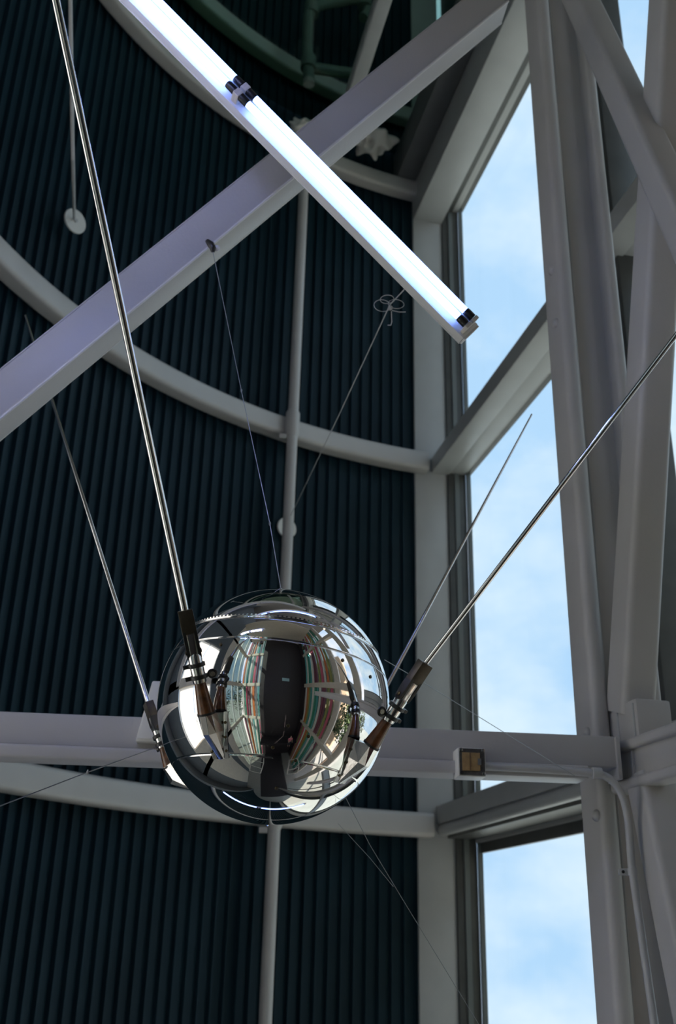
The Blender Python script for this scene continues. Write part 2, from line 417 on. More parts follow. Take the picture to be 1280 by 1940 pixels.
# ------------------------------------------------------------------ big slanting beam above
def slant(x, y, t): return P(x, y, 2.98 + .95 * x / 962.0 + t)
A = slant(0, 797, 0); B = slant(962, 5, 0)                         # near lower edge of the beam
ax = (B - A).normalized()
A = A - ax * .8
fac = ax.cross(V(0, 0, 1)).normalized()
if fac.dot(C0 - A) < 0: fac = -fac
up = fac.cross(ax).normalized()
if up.z < 0: up = -up
bm_e = empty('slant_beam', slant(480, 430, 0), 'large lilac-grey steel beam slanting across behind the tube lamp', 'beam')
def quadbeam(o0, o1, m, nm, bev=.003):
    MB().hexa([A + fac*o0[0] + up*o0[1], A + fac*o1[0] + up*o0[1], A + fac*o1[0] + up*o1[1], A + fac*o0[0] + up*o1[1],
               B + fac*o0[0] + up*o0[1], B + fac*o1[0] + up*o0[1], B + fac*o1[0] + up*o1[1], B + fac*o0[0] + up*o1[1]]).build(nm, m, bm_e, bevel=bev)
WA_, WF_ = A.copy(), fac.copy()
def onweb(px, py, off):            # a point on (or just in front of) the beam's face
    r = ray(px, py); return C0 + r * (WF_.dot(WA_ + WF_ * off - C0) / WF_.dot(r))
quadbeam((-.096, -.002), (0.007, .010), STEEL, 'bottom_flange', .0052)
quadbeam((-.012, .007), (0, .128), STEEL, 'web', .002)
for q in (.006, -.095):  # added pale strips: painted highlights along both flange edges
    MB().tube([A + fac * q + up * .001, B + fac * q + up * .001], .0042, 8).build('flange_highlight', WHITE, bm_e)
quadbeam((-.094, .128), (0, .134), STEEL, 'top_flange', .002)
quadbeam((-.094, .007), (-.088, .128), STEEL, 'rear_web', 0)

# ------------------------------------------------------------------ tube lamps
def tube_lamp(ends, Nup, phi, label, joints, group, glow=TUBE):
    A, B = ends
    ax = (B - A).normalized()
    c = (C0 - (A + B) / 2); c = (c - ax * c.dot(ax)).normalized()
    Nu = (Nup - ax * Nup.dot(ax)); Nu = (Nu - c * Nu.dot(c)).normalized()
    nf = c * cos(phi) + Nu * sin(phi); u = -c * sin(phi) + Nu * cos(phi)
    e = empty('tube_lamp', (A + B) / 2, label, 'lamp', group)
    Lg = (B - A).length; mid = (A + B) / 2
    base = mid - nf * .030
    h = MB().box(base - nf * .017, ax, u, nf, Lg / 2 + .012, .035, .017).build('housing', WHITE, e, bevel=.003)
    MB().box(base - nf * .034, ax, u, nf, Lg / 2 + .013, .036, .003).build('housing_lid', WHITE, h, bevel=.002)
    for s in (-1, 1):
        MB().box(base - nf * .017 + ax * s * (Lg / 2 + .015), ax, u, nf, .003, .034, .016).build('end_cap', WHITE, h, bevel=.002)
    stops = [0.0] + joints + [1.0]
    for k in range(len(stops) - 1):
        t0 = A + ax * (stops[k] * Lg + .012); t1 = A + ax * (stops[k + 1] * Lg - .012)
        for s in (-1, 1):
            q0 = t0 + u * s * .0155; q1 = t1 + u * s * .0155
            tb = MB().tube([q0 + ax * .028, q1 - ax * .028], .0105, 16).build('tube', glow, e)
            for q, d in ((q0, 1), (q1, -1)):
                MB().tube([q, q + ax * d * .024, q + ax * d * .030], [.0125, .0125, .0108], 14).build('tube_cap', RUBBER, tb)
                MB().box(q - ax * d * .007 - nf * .010, ax, u, nf, .006, .012, .020).build('lampholder', HOLDER, tb, bevel=.003)
    return e
dp = 2.9
tl0 = P(205, -82, dp); tl1 = P(894, 614, dp)
Lt = (tl1 - tl0).length
j = (P(458, 172, dp) - tl0).length / Lt
tube_lamp((tl0, tl1), IX * .73 + IU * .685, radians(35), 'glowing blue-white twin fluorescent tube lamp hanging above the sphere', [j], 'twin tube lamps')

# ------------------------------------------------------------------ hanging string with a bow, discs, hooks
def disc(name, px, py, rad, label, ndir, off=.09):
    r = ray(px, py); a = r.x**2 + r.y**2; o = V(-CC.x, -CC.y)
    b = r.x * o.x + r.y * o.y; R_ = RW - off
    t = (-b + sqrt(b*b - a * (o.length_squared - R_**2))) / a
    p = C0 + r * t
    e = empty(name, p, label, 'disc', 'round anchor discs on the navy wall')
    MB().lathe(p, ndir, [(rad * .96, -.008), (rad, -.004), (rad, .004), (rad * .96, .008)], 32).build('plate', DISCM, e)
    MB().lathe(p, ndir, [(.014, .008), (.014, .018), (.008, .022)], 12).build('eye_bolt', ZINC, e)
    return p
wn1 = V(CC.x + .41, CC.y - 7.6, 0).normalized()
d2 = disc('anchor_disc', 543, 1000, .088, 'pale round disc half hidden behind the slim vertical pipe', (V(CC.x, CC.y, 0) - V(-.41, 7.61, 0)).normalized(), .05)
d1 = disc('anchor_disc', 142, 419, .092, 'pale round disc hanging from a thin rod at upper left', (V(CC.x, CC.y, 0) - V(-1.97, 5.92, 0)).normalized() + V(.15, -.35, -.1), .14)
rd = empty('hanger_rod', d1, 'thin pale rod dropping from above to the upper left disc', 'rod')
q1 = P(138, 300, 5.9); q2 = P(135, 130, 5.6); q3 = P(132, -80, 5.2)
MB().tube([d1 + V(0, -.02, 0), q1, q2, q3], .011, 8).build('rod', ZINC, rd)
# string from the pipe-side disc to the lamp, tied in a bow
bowp = P(738, 578, 3.4)
st = empty('lamp_string', bowp, 'thin grey string tied in a bow below the tube lamp', 'string')
MB().tube([d2 + V(.02, -.05, .06), P(640, 790, 4.6), bowp], .0021, 6).build('string', STRING, st)
MB().tube([bowp, P(766, 548, 2.96)], .0024, 6).build('string', STRING, st)
def loop(cx, cy, rx, ry, rot, nm='bow_loop'):
    pts = []
    for k in range(25):
        a = 2 * pi * k / 24
        x = rx * cos(a); y = ry * sin(a)
        pts.append(P(cx + x * cos(rot) - y * sin(rot), cy + x * sin(rot) + y * cos(rot), 3.4 + .012 * sin(2 * a)))
    MB().tube(pts, .0014, 6).build(nm, STRING, st)
loop(724, 579, 16, 11, .15); loop(750, 576, 15, 8.5, .1); loop(733, 567, 13, 8, -.1)
MB().tube([P(742, 588, 3.4), P(755, 591, 3.39), P(768, 591, 3.4)], .0019, 6).build('bow_tail', STRING, st)
MB().tube([P(741, 590, 3.4), P(742, 610, 3.39), P(740, 616, 3.4), P(734, 616, 3.4)], .0019, 6).build('bow_tail', STRING, st)
MB().lathe(P(739, 583, 3.395), IU, [(.002, -.009), (.008, -.004), (.008, .004), (.002, .009)], 10).build('knot', STRING, st)

# ------------------------------------------------------------------ the satellite
RS = 0.29
SD = 2.525
S = P(519, 1334, SD)
view = (S - C0).normalized()
EZ = -view; EX = (IX - EZ * IX.dot(EZ)).normalized(); EY = EZ.cross(EX)
def disc_dir(x, y):                 # direction on the ball from offsets in radii as seen from the lens
    z = sqrt(max(0.0, 1 - x * x - y * y)); return (EX * x + EY * y + EZ * z).normalized()
AXS = (EX * .11 + EY * .955 - EZ * .25).normalized()
sat = empty('satellite', S - V(0, 0, RS), 'mirror-polished metal satellite ball with four long rod antennas', 'satellite')
# shell: turned profile with fine seam grooves
shell_m = bpy.data.materials.new('mirror_shell'); shell_m.use_nodes = True
t = shell_m.node_tree; b = t.nodes['Principled BSDF']
b.inputs['Metallic'].default_value = 1.0; b.inputs['Base Color'].default_value = (.86, .835, .81, 1)
co = N(t, 'ShaderNodeTexCoord')
n1 = N(t, 'ShaderNodeTexNoise'); n1.inputs['Scale'].default_value = 4.5; n1.inputs['Detail'].default_value = 1.5
n2 = N(t, 'ShaderNodeTexNoise'); n2.inputs['Scale'].default_value = 14; n2.inputs['Detail'].default_value = 6
r2 = N(t, 'ShaderNodeMapRange'); r2.inputs['From Min'].default_value = .45; r2.inputs['From Max'].default_value = .8
r2.inputs['To Min'].default_value = .015; r2.inputs['To Max'].default_value = .10
bp = N(t, 'ShaderNodeBump'); bp.inputs['Strength'].default_value = .15; bp.inputs['Distance'].default_value = .02
t.links.new(co.outputs['Object'], n1.inputs['Vector']); t.links.new(co.outputs['Object'], n2.inputs['Vector'])
t.links.new(n2.outputs['Fac'], r2.inputs['Value']); t.links.new(r2.outputs['Result'], b.inputs['Roughness'])
t.links.new(n1.outputs['Fac'], bp.inputs['Height']); t.links.new(bp.outputs['Normal'], b.inputs['Normal'])
grooves = [asin(.27), asin(.48), asin(-.62)]
lats = [-pi / 2 + pi * k / 120 for k in range(1, 120)]
prof = []
for la in lats: prof.append((la, 0.0))
for g in grooves:
    w = .0016 / RS
    prof = [p for p in prof if abs(p[0] - g) > w * 1.6]
    prof += [(g - w, 0), (g - w * .5, -.0011), (g + w * .5, -.0011), (g + w, 0)]
prof.sort()
shell = MB().lathe(S, AXS, [((RS + d) * cos(a), (RS + d) * sin(a)) for a, d in prof], 160).build('shell', shell_m, sat, smooth=60)
# toothed joint ring of the two half shells
tr = MB(); h0 = RS * .48 + .0035; rr = sqrt(RS**2 - h0**2)
u_s = AXS.orthogonal().normalized(); w_s = AXS.cross(u_s)
tr.torus(S + AXS * h0, AXS, rr, .0009, 160, 6)
tr.build('seam_ring', ALU, shell)
nt_ = 150
tm = MB()
for k in range(nt_):
    a = 2 * pi * k / nt_; d = u_s * cos(a) + w_s * sin(a); tg = AXS.cross(d)
    tm.box(S + AXS * (h0 + .0022) + d * (rr - .0008), d, tg, AXS, .0014, .0022, .0016)
tt = tm.build('seam_teeth', ALU, shell, smooth=0); tt['kind'] = 'stuff'
# small bosses at both poles
for sg, d in ((1, (EY * .985 + EX * .045 - EZ * .1).normalized()), (-1, (-EY * .985 - EX * .045 - EZ * .08).normalized())):
    MB().lathe(S + d * (RS - .002), d, [(.010, 0), (.010, .004), (.006, .007), (.003, .010)], 16).build('pole_boss', ALU, sat)
# hatch: a thin round cover with its own rim and screws
hd = disc_dir(.135, -.300)
cap = [(RS + .0009) * 1.0]
hp = []
ha = radians(10.3)
for k in range(13):
    a = ha * (1 - k / 12)
    hp.append(((RS + .0009) * sin(a), (RS + .0009) * cos(a)))
hp = [((RS - .001) * sin(ha), (RS - .001) * cos(ha))] + hp
hatch = MB().lathe(S, hd, hp, 64).build('hatch', shell_m, sat, smooth=60)
hu = (EX - hd * EX.dot(hd)).normalized(); hw = hd.cross(hu)
def screw(d, rad, parent):
    p = S + d * (RS + .0004)
    o = MB().lathe(p, d, [(rad, -.001), (rad, .0012), (rad * .8, .002)], 12).build('screw', SCREW, parent)
    x = (EX * .5 + EY - d * (EX * .5 + EY).dot(d)).normalized()
    MB().box(p + d * .0021, x, d.cross(x), d, rad * .85, rad * .14, .0004).build('slot', BLACK, o) if parent is sat else None
for a in (20, 100, 190, 285):
    d = (hd * cos(ha * .80) + (hu * cos(radians(a)) + hw * sin(radians(a))) * sin(ha * .80)).normalized()
    screw(d, .0040, hatch)
for cx, cy in ((365, 340), (525, 335), (690, 355), (845, 400), (963, 462), (590, 888), (330, 565)):
    screw(disc_dir((cx - 577) / 492, -(cy - 570) / 492), .0042, sat)

def antenna(pb, pt, pi_, pf, r0, r1, twist=0.0, fat=1.0):
    """rod base, rod tip, insulator foot, fairing tip"""
    a = (pb - pi_).normalized(); Lh = (pb - pi_).length
    o = pi_ - S; o = (o - a * o.dot(a)).normalized(); sd = a.cross(o)
    o, sd = o * cos(twist) + sd * sin(twist), sd * cos(twist) - o * sin(twist)
    rod = MB().tube([pb - a * .01, pb + (pt - pb) * .5, pt], [r0, (r0 + r1) / 2, r1], 20).build('antenna_rod', CHROME, sat)
    def at(t): return pi_ + a * (t * Lh)
    MB().lathe(pi_, a, [(.0195*fat, .003), (.0125*fat, Lh * .30), (.0125*fat, Lh * .33)], 20).build('insulator', BAKE, rod)
    MB().lathe(pi_, a, [(.021*fat, -.002), (.021*fat, .003)], 20).build('insulator_flange', BLACK, rod)
    MB().lathe(at(0), a, [(.0150*fat, Lh * .30), (.0155*fat, Lh * .31), (.0155*fat, Lh * .56), (.012*fat, Lh * .58)], 20).build('spring_sleeve', ALU, rod)
    # flat tongue rising from the sleeve into the fork
    MB().box(at(.64) , a, o, sd, Lh * .13, .012*fat, .0085*fat).build('tongue', ALU, rod, bevel=.002)
    # two clamp collars with ears and a knurled thumb screw
    for tt_ in (.355, .47):
        MB().lathe(at(tt_), a, [(.0165*fat, -.005), (.0200*fat, -.0042), (.0200*fat, .0042), (.0165*fat, .005)], 22).build('clamp_collar', BLACK, rod)
        MB().box(at(tt_) + sd * .021*fat, a, sd, o, .0042, .009*fat, .006*fat).build('collar_ear', BLACK, rod, bevel=.001)
    e = at(.355) + sd * -.031*fat + o * .004
    nb = MB().torus(e, o + a * .3, .0085*fat, .0035*fat, 24, 8).build('thumb_ring', BLACK, rod)
    MB().lathe(e, (o + a * .3).normalized(), [(.006*fat, -.003), (.006*fat, .003)], 14).build('thumb_stud', ALU, nb)
    # fork: solid socket and two rounded cheeks
    fork = MB().box(at(.885), a, o, sd, Lh * .115, .0125*fat, .0165*fat).build('fork_socket', BRASSD, rod, bevel=.0025)
    for s in (-1, 1):
        mb = MB(); base = sd * s * .0125*fat
        outl = [(.80, -.0125), (.66, -.0135), (.56, -.010), (.53, 0), (.56, .010), (.66, .0135), (.80, .0125)]
        lo = [at(t_) + o * y * fat + base - sd * .0035*fat for t_, y in outl]; hi = [p + sd * .007*fat for p in lo]
        mb.loft([lo, hi]); mb.build('fork_cheek', BLACK, rod, smooth=0, bevel=.0008)
        MB().lathe(at(.60) + base + sd * s * .0034*fat, sd * s, [(.0055*fat, 0), (.0055*fat, .002), (.002*fat, .003)], 12).build('pivot_screw', SCREW, rod)
    # polished wedge fairing that carries the insulator, with side flanges and screws
    o2 = pi_ - S; dist = o2.length; o2.normalize()
    tip = S + (pf - S).normalized() * (RS + .002)
    ln = (tip - pi_); sd2 = ln.cross(o2).normalized(); ln.normalize()
    foot_c = S + o2 * (RS - .004)
    h = (dist - RS)
    w0 = .024*fat; top = o2 * (.018*fat)
    r0_ = [foot_c - sd2*w0*1.1, foot_c + sd2*w0*1.1, pi_ + sd2*w0*.75 + top*.55, pi_ + sd2*w0*.35 + top, pi_ - sd2*w0*.35 + top, pi_ - sd2*w0*.75 + top*.55]
    m1 = S + ((foot_c + (tip - foot_c) * .38) - S).normalized() * (RS - .003)
    om = (m1 - S).normalized(); hm = h * .95
    r1_ = [m1 - sd2*w0*1.0, m1 + sd2*w0*1.0, m1 + om*hm*1.0 + sd2*w0*.7, m1 + om*(hm + .016*fat) + sd2*w0*.3, m1 + om*(hm + .016*fat) - sd2*w0*.3, m1 + om*hm*1.0 - sd2*w0*.7]
    ot = (tip - S).normalized()
    r2_ = [tip - ot*.004 - sd2*w0*.42, tip - ot*.004 + sd2*w0*.42, tip + sd2*w0*.3, tip + ot*.002 + sd2*w0*.1, tip + ot*.002 - sd2*w0*.1, tip - sd2*w0*.3]
    MB().loft([r0_, r1_, r2_]).build('fairing', ALU, rod, smooth=0, bevel=.0008)
    for s in (-1, 1):
        vs_ = []
        for q in (0.0, .35, .7, 1.0):
            c_ = foot_c + (tip - foot_c) * q; d_ = (c_ - S).normalized(); wd = w0 * (1.1 + (.42 - 1.1) * q)
            for e_ in (wd, wd + .0105*fat):
                dd_ = ((S + d_ * RS + sd2 * s * e_) - S).normalized()
                vs_.append((S + dd_ * (RS - .001), S + dd_ * (RS + .0022)))
        rings = [[vs_[2*k][0], vs_[2*k][1], vs_[2*k+1][1], vs_[2*k+1][0]] for k in range(4)]
        fl = MB().loft(rings).build('fairing_flange', ALU, rod, smooth=0)
        for q in (.22, .52, .82):
            c_ = foot_c + (tip - foot_c) * q; d_ = (c_ - S).normalized(); wd = w0 * (1.1 + (.42 - 1.1) * q) + .0055*fat
            dd_ = ((S + d_ * RS + sd2 * s * wd) - S).normalized()
            MB().lathe(S + dd_ * (RS + .002), dd_, [(.0034, 0), (.0034, .0012), (.0015, .0018)], 10).build('flange_screw', SCREW, rod)
    return rod
antenna(P(350, 1156, 2.235), P(66, -190, 2.13), P(391, 1352, 2.235), P(426, 1430, 2.28), .0088, .0086, radians(215))
antenna(P(806, 1256, 2.315), P(1400, 478, 2.25), P(703, 1412, 2.315), P(638, 1478, 2.34), .0060, .0056, radians(-20))
antenna(P(280, 1331, 2.67), P(48, 598, 4.0), P(323, 1454, 2.60), P(370, 1504, 2.52), .0071, .0048, radians(50), .92)
antenna(P(722, 1318, 2.90), P(1007, 785, 3.7), P(660, 1440, 2.78), P(600, 1480, 2.72), .0062, .0032, radians(0), .92)

# suspension and guy wires
def wire(pts, r, label, nm='wire', knots=()):
    e = empty('suspension_wire', pts[0], label, 'wire')
    MB().tube(pts, r, 6).build(nm, WIREM, e)
    for p in knots: MB().lathe(p, V(0, 0, 1), [(.001, -.006), (.003, -.002), (.003, .002), (.001, .006)], 8).build('crimp', WIREM, e)
topb = S + (EY * .985 + EX * .045 - EZ * .1).normalized() * (RS + .008)
hook = onweb(403, 476, .022)
wire([topb, P(511, 992, 2.72), P(457, 740, 3.1), hook], .0011, 'thin wire from the slanting beam down to the top of the ball', knots=[P(511, 992, 2.72), P(457, 740, 3.1)])
hk = empty('wire_hook', hook, 'small dark clip and white knob on the slanting beam flange', 'hook')
MB().tube([onweb(393, 457, .012), onweb(399, 463, .022), onweb(403, 470, .024), onweb(403, 478, .018)], [.008, .012, .011, .006], 10).build('clip', BLACK, hk)
MB().lathe(onweb(410, 471, .014), WF_, [(.004, -.006), (.011, -.002), (.012, .004), (.005, .010)], 14).build('knob', WHITE, hk)
cl = P(305, 1412, 2.60)
wire([cl, P(268, 1426, 2.55), P(166, 1463, 2.45), P(-60, 1550, 2.3)], .0014, 'thin dark guy wire from the left antenna clamp to the lower left', knots=[P(166, 1463, 2.45)])
wire([P(728, 1250, 2.78), P(800, 1292, 2.9), P(905, 1357, 3.0), P(1088, 1470, 3.20)], .0010, 'thin guy wire from behind the ball to the conduit coupling')
wire([P(655, 1512, 2.62), P(700, 1600, 2.6), P(760, 1700, 2.6), P(900, 1930, 2.6), P(960, 2030, 2.6)], .0009, 'thin guy wire from under the ball down to the right')
wire([P(640, 1560, 2.75), P(700, 1625, 2.72), P(745, 1680, 2.66)], .0006, 'faint short wire joining the lower right guy wire')

# ------------------------------------------------------------------ above: green glass, pipework, white lumps
poly = [wpt(a, RW - .04, 7.46) for a in arange(A_L, A_R, 40)] + [wq(-.1, .03, 7.46), wq(-4.2, .03, 7.46)]
gp = MB().loft([poly, [p + V(0, 0, .02) for p in poly]]).build('window_2', glass('green_glass', (0.55, 0.68, 0.60)), smooth=0)
tag(gp, kind='structure')
pw = empty('pipework', wpt(radians(-24), RW - .25, 8.3), 'dark green pipework with elbows on the upper wall', 'pipe')
GPIPE = mat('green_pipe', (.16, .20, .18), .4, var=.1)
def wray(px, py, off):
    r = ray(px, py); a = r.x**2 + r.y**2; o = V(-CC.x, -CC.y); b = r.x * o.x + r.y * o.y; R_ = RW - off
    return C0 + r * ((-b + sqrt(b*b - a * (o.length_squared - R_**2))) / a)
MB().tube([wray(585, 160, .46), wray(582, 90, .46), wray(584, 30, .46), wray(592, 14, .46), wray(612, 9, .46), wray(650, 2, .46), wray(680, -2, .46), wray(694, 6, .46), wray(696, 24, .46), wray(688, 34, .46)], .055, 12).build('pipe_run', GPIPE, pw)
MB().tube([wray(580, 128, .46), wray(600, 130, .46), wray(640, 136, .46), wray(672, 140, .46)], .055, 12).build('pipe_branch', GPIPE, pw)
for q in ((584, 120), (590, 18), (690, 4)):
    MB().lathe(wray(*q, .46), V(0, 0, 1), [(.05, -.08), (.075, -.07), (.075, .07), (.05, .08)], 12).build('elbow', GPIPE, pw)
# upper beam parallel to the window wall
r_ = ray(668, 178); e0 = C0 + r_ * (7.15 / r_.z)
tag(MB().extrude(e0, e0 - WD * 3.2, rrect(.13, .15, .02, 3), WN, V(0, 0, 1)).build('upper_beam', WINW), 'dim grey beam slanting at the top under the green glass', 'beam')
def lump(px, py, rad, label, seed):
    c = wray(px, py, .34)
    rnd = random.Random(seed)
    bm = bmesh.new(); bmesh.ops.create_icosphere(bm, subdivisions=5, radius=1.0)
    dirs = [(Vector((rnd.gauss(0, 1), rnd.gauss(0, 1), rnd.gauss(0, 1))).normalized(), rnd.uniform(-.5, .5), rnd.uniform(4, 22)) for _ in range(90)]
    for v in bm.verts:
        d = v.co.normalized(); k = 1.0
        for q, am, sh in dirs: k += am * math.exp(-sh * 4 * (1 - d.dot(q)))
        v.co = d * max(.35, k); v.co.z *= .72
    me = bpy.data.meshes.new('crumpled_wrap'); bm.to_mesh(me); bm.free(); me.shade_smooth()
    me.materials.append(mat('white_wrap', (.62, .60, .57), .6, bump=.4, bscale=30))
    o = bpy.data.objects.new('crumpled_wrap', me); COL.objects.link(o); o.location = c; o.scale = (rad, rad, rad)
    tag(o, label, 'wrap')
lump(572, 243, .11, 'small crumpled white wrap peeking above the slanting beam', 3)
lump(704, 266, .17, 'crumpled white wrap lying on the ring beam below the slanting beam', 9)

# ------------------------------------------------------------------ the rest of the place (seen mirrored in the ball)
CREAM = mat('cream_wall', (.60, .54, .46), .6, var=.06)
GREYW = mat('slate_wall', (.10, .115, .13), .6, var=.08)
CARPET = mat('dark_carpet', (.030, .024, .026), .9, var=.2, vscale=30)
DPANEL = mat('dark_panel', (.028, .022, .024), .5, var=.15)
fl = MB().aabb((-8, -6.2, ZF - .1), (8, 10, ZF)).build('floor', mat('pale_floor', (.30, .28, .25), .6, var=.1))
MB().aabb((-1.5, -4.2, ZF), (2.0, 6, ZF + .01)).build('carpet_runner', CARPET, fl); tag(fl, kind='structure')
gr = MB().aabb((-60, -60, ZF - .3), (60, 60, ZF - .12)).build('ground', mat('outside_ground', (.36, .355, .33), .9, var=.1, vscale=.6)); tag(gr, kind='structure')
ZT = 12.4
rf = MB().aabb((-4.6, -4.4, 17.0), (7.5, 9.5, 17.2)).build('ceiling', mat('ceiling_dark', (.12, .115, .11), .8)); tag(rf, kind='structure')
lowc = MB().aabb((-3.4, -4.4, ZT), (3.6, .2, ZT + .2)).build('trim_1', CREAM); tag(lowc, kind='structure')
# rear wall: dark centre, coloured fins with glazing between
YR = -4.2
rear = MB().aabb((-1.35, YR - .2, ZF), (3.62, YR, ZT)).build('wall_rear', DPANEL); tag(rear, kind='structure')
cols = {'pink': (.55, .10, .16), 'teal': (.08, .33, .32), 'white': (.72, .68, .62), 'orange': (.62, .16, .04), 'olive': (.30, .29, .08), 'green': (.05, .28, .17), 'plum': (.20, .05, .08)}
FM = {k: mat('fin_' + k, v, .5, var=.05) for k, v in cols.items()}
RAILS = (1.4, 5.24, 9.2)
def fins(parent, seq, pos, step, axis):
    x = pos
    for i, k in enumerate(seq):
        for q, (z0, z1) in enumerate(zip((ZF,) + RAILS, RAILS + (ZT,))):
            c = FM[seq[(i + 3 * q) % len(seq)]]
            w = .10 + .05 * ((i * 7 + q * 3) % 3)
            if axis == 'x': MB().aabb((x - w, YR - .12, z0 + .18), (x, YR + .02, z1 - .18)).build('fin', c, parent, bevel=.01)
            else: MB().aabb((XR - .02, x, z0 + .18), (XR + .12, x + w, z1 - .18)).build('fin', c, parent, bevel=.01)
        x += step
XR = 3.45; XL = -3.5
fins(rear, ['pink', 'green', 'white', 'teal', 'white', 'orange', 'white', 'plum'], -1.42, -.255, 'x')
for z in RAILS:
    MB().aabb((-3.5, YR - .16, z - .18), (-1.35, YR + .10, z + .18)).build('beam_rail', CREAM, rear, bevel=.02)
MB().aabb((-3.5, YR - .2, ZF), (-1.35, YR - .18, ZT)).build('glazing', glass('dim_glass', (.50, .56, .54)), rear)
# side wall right: fins then a cream framed window
sr = MB().aabb((XR, YR, ZF), (XR + .15, -3.2, ZT)).build('wall_right', DPANEL); tag(sr, kind='structure')
fins(sr, ['plum', 'olive', 'pink', 'white', 'orange', 'olive', 'teal', 'white', 'green', 'teal', 'white', 'plum'], -3.15, .30, 'y')
for z in RAILS:
    MB().aabb((XR - .1, -3.4, z - .18), (XR + .16, 2.7, z + .18)).build('beam_rail', CREAM, sr, bevel=.02)
MB().aabb((XR + .16, -3.2, ZF), (XR + .18, .6, ZT)).build('glazing', glass('dim_glass', (.50, .56, .54)), sr)
MB().aabb((XR - .05, .55, ZF), (XR + .2, 1.0, ZT)).build('pier', CREAM, sr, bevel=.02)
MB().aabb((XR - .05, 2.1, ZF), (XR + .2, 2.7, ZT)).build('pier', CREAM, sr, bevel=.02)
# left side: window bay, column, sunlit blinds
lw = MB().aabb((XL - .15, -1.1, ZF), (XL + .1, -.2, ZT)).build('wall_left', CREAM); tag(lw, kind='structure')
MB().aabb((XL - .15, YR, ZT), (XL + .1, 4.3, 17)).build('sun_block_upper', GREYW, lw)  # out-of-frame wall added above to block direct sun
for z in RAILS:
    MB().aabb((XL - .12, YR, z - .18), (XL + .1, 4.2, z + .18)).build('beam_rail', CREAM, lw, bevel=.02)
MB().aabb((XL - .15, 4.2, ZF), (-2.42, 4.42, 17)).build('sun_block_return', GREYW, lw)  # added wall closing the gap where sun leaked onto the brace
for y0 in (-3.3, -2.2):
    MB().aabb((XL - .1, y0, ZF), (XL + .02, y0 + .09, ZT)).build('mullion', WINW, lw)
MB().aabb((XL - .14, YR, ZF), (XL - .12, -1.1, ZT)).build('glazing', glass('dim_glass', (.50, .56, .54)), lw)
MB().aabb((XL - .15, 3.0, ZF), (XL + .1, 4.3, ZT)).build('pier', GREYW, lw)
MB().aabb((XL - .15, -.2, ZF), (XL + .1, .5, ZT)).build('pier', GREYW, lw)
sh = bpy.data.materials.new('sunlit_blind'); sh.use_nodes = True
t = sh.node_tree
for n in list(t.nodes): t.nodes.remove(n)
o_ = N(t, 'ShaderNodeOutputMaterial'); mx = N(t, 'ShaderNodeMixShader'); d_ = N(t, 'ShaderNodeBsdfDiffuse'); tr_ = N(t, 'ShaderNodeBsdfTranslucent')
d_.inputs['Color'].default_value = (.88, .87, .84, 1); tr_.inputs['Color'].default_value = (.92, .91, .88, 1); mx.inputs['Fac'].default_value = .75
t.links.new(d_.outputs[0], mx.inputs[1]); t.links.new(tr_.outputs[0], mx.inputs[2]); t.links.new(mx.outputs[0], o_.inputs['Surface'])
for z0, z1 in ((2.6, 5.05), (5.42, 7.4)):
    for y0, y1 in ((.55, 1.7), (1.78, 2.95)):
        MB().aabb((XL - .02, y0, z0), (XL - .012, y1, z1)).build('roller_blind', sh, lw)
MB().aabb((XL - .15, .5, ZF), (XL + .1, 3.0, 2.6)).build('sill_wall', CREAM, lw)
MB().aabb((XL - .15, .5, 7.4), (XL + .1, 3.0, ZT)).build('head_wall', GREYW, lw)


# ---- things met by looking into the ball
def mirror(px, py, o, n):          # where the mirrored sight line through (px, py) meets a plane
    r = ray(px, py); oc = C0 - S; b = r.dot(oc); c = oc.length_squared - RS * RS
    p = C0 + r * (-b - sqrt(b * b - c)); nn = (p - S).normalized()
    q = r - nn * (2 * r.dot(nn))
    return p + q * ((Vector(o) - p).dot(n) / q.dot(n))
q0 = mirror(534, 1285, (0, YR, 0), V(0, 1, 0)); q1 = mirror(547, 1292, (0, YR, 0), V(0, 1, 0))
sg = MB().aabb((min(q0.x, q1.x), YR, min(q0.z, q1.z)), (max(q0.x, q1.x), YR + .04, max(q0.z, q1.z))).build('wall_sign', mat('sign_teal', (.35, .55, .58), .5))
tag(sg, 'small pale teal panel on the dark wall, mirrored in the ball', 'sign')
ZP = -1.3
pl = MB().aabb((-1.35, YR, ZP - .25), (3.3, -2.6, ZP)).build('floor_balcony', CARPET); tag(pl, kind='structure')
tb = MB().aabb((11.5, -18, ZF), (15, -.5, 13)).build('neighbour_building', mat('tan_render', (.50, .37, .25), .8, var=.1, vscale=.7))
tag(tb, 'tan building across the yard on the right, mirrored in the ball', 'building')
for zz in (0, 4, 8):
    for yy in (-15, -12, -9, -6, -3):
        MB().aabb((11.46, yy, zz), (11.52, yy + 1.3, zz + 2)).build('window', DARKF, tb)
LATT = mat('lattice_white', (.70, .64, .56), .5)
def ladder(rows, label):
    e = empty('ladder_truss', mirror(*rows[0][0], (0, 0, -2.0), V(0, 0, 1)), label, 'truss', 'ladder trusses under the ball')
    L_ = [mirror(*a, (0, 0, -2.0), V(0, 0, 1)) for a, b in rows]; R_ = [mirror(*b, (0, 0, -2.0), V(0, 0, 1)) for a, b in rows]
    MB().tube(L_, .05, 8).build('rail', LATT, e); MB().tube(R_, .05, 8).build('rail', LATT, e)
    for a, b in zip(L_, R_): MB().tube([a, b], .035, 8).build('rung', LATT, e)
ladder([((482, 1428), (500, 1436)), ((477, 1437), (500, 1445)), ((475, 1448), (497, 1455)), ((473, 1459), (494, 1464))], 'pale ladder truss left below the ball, mirrored near its bottom')
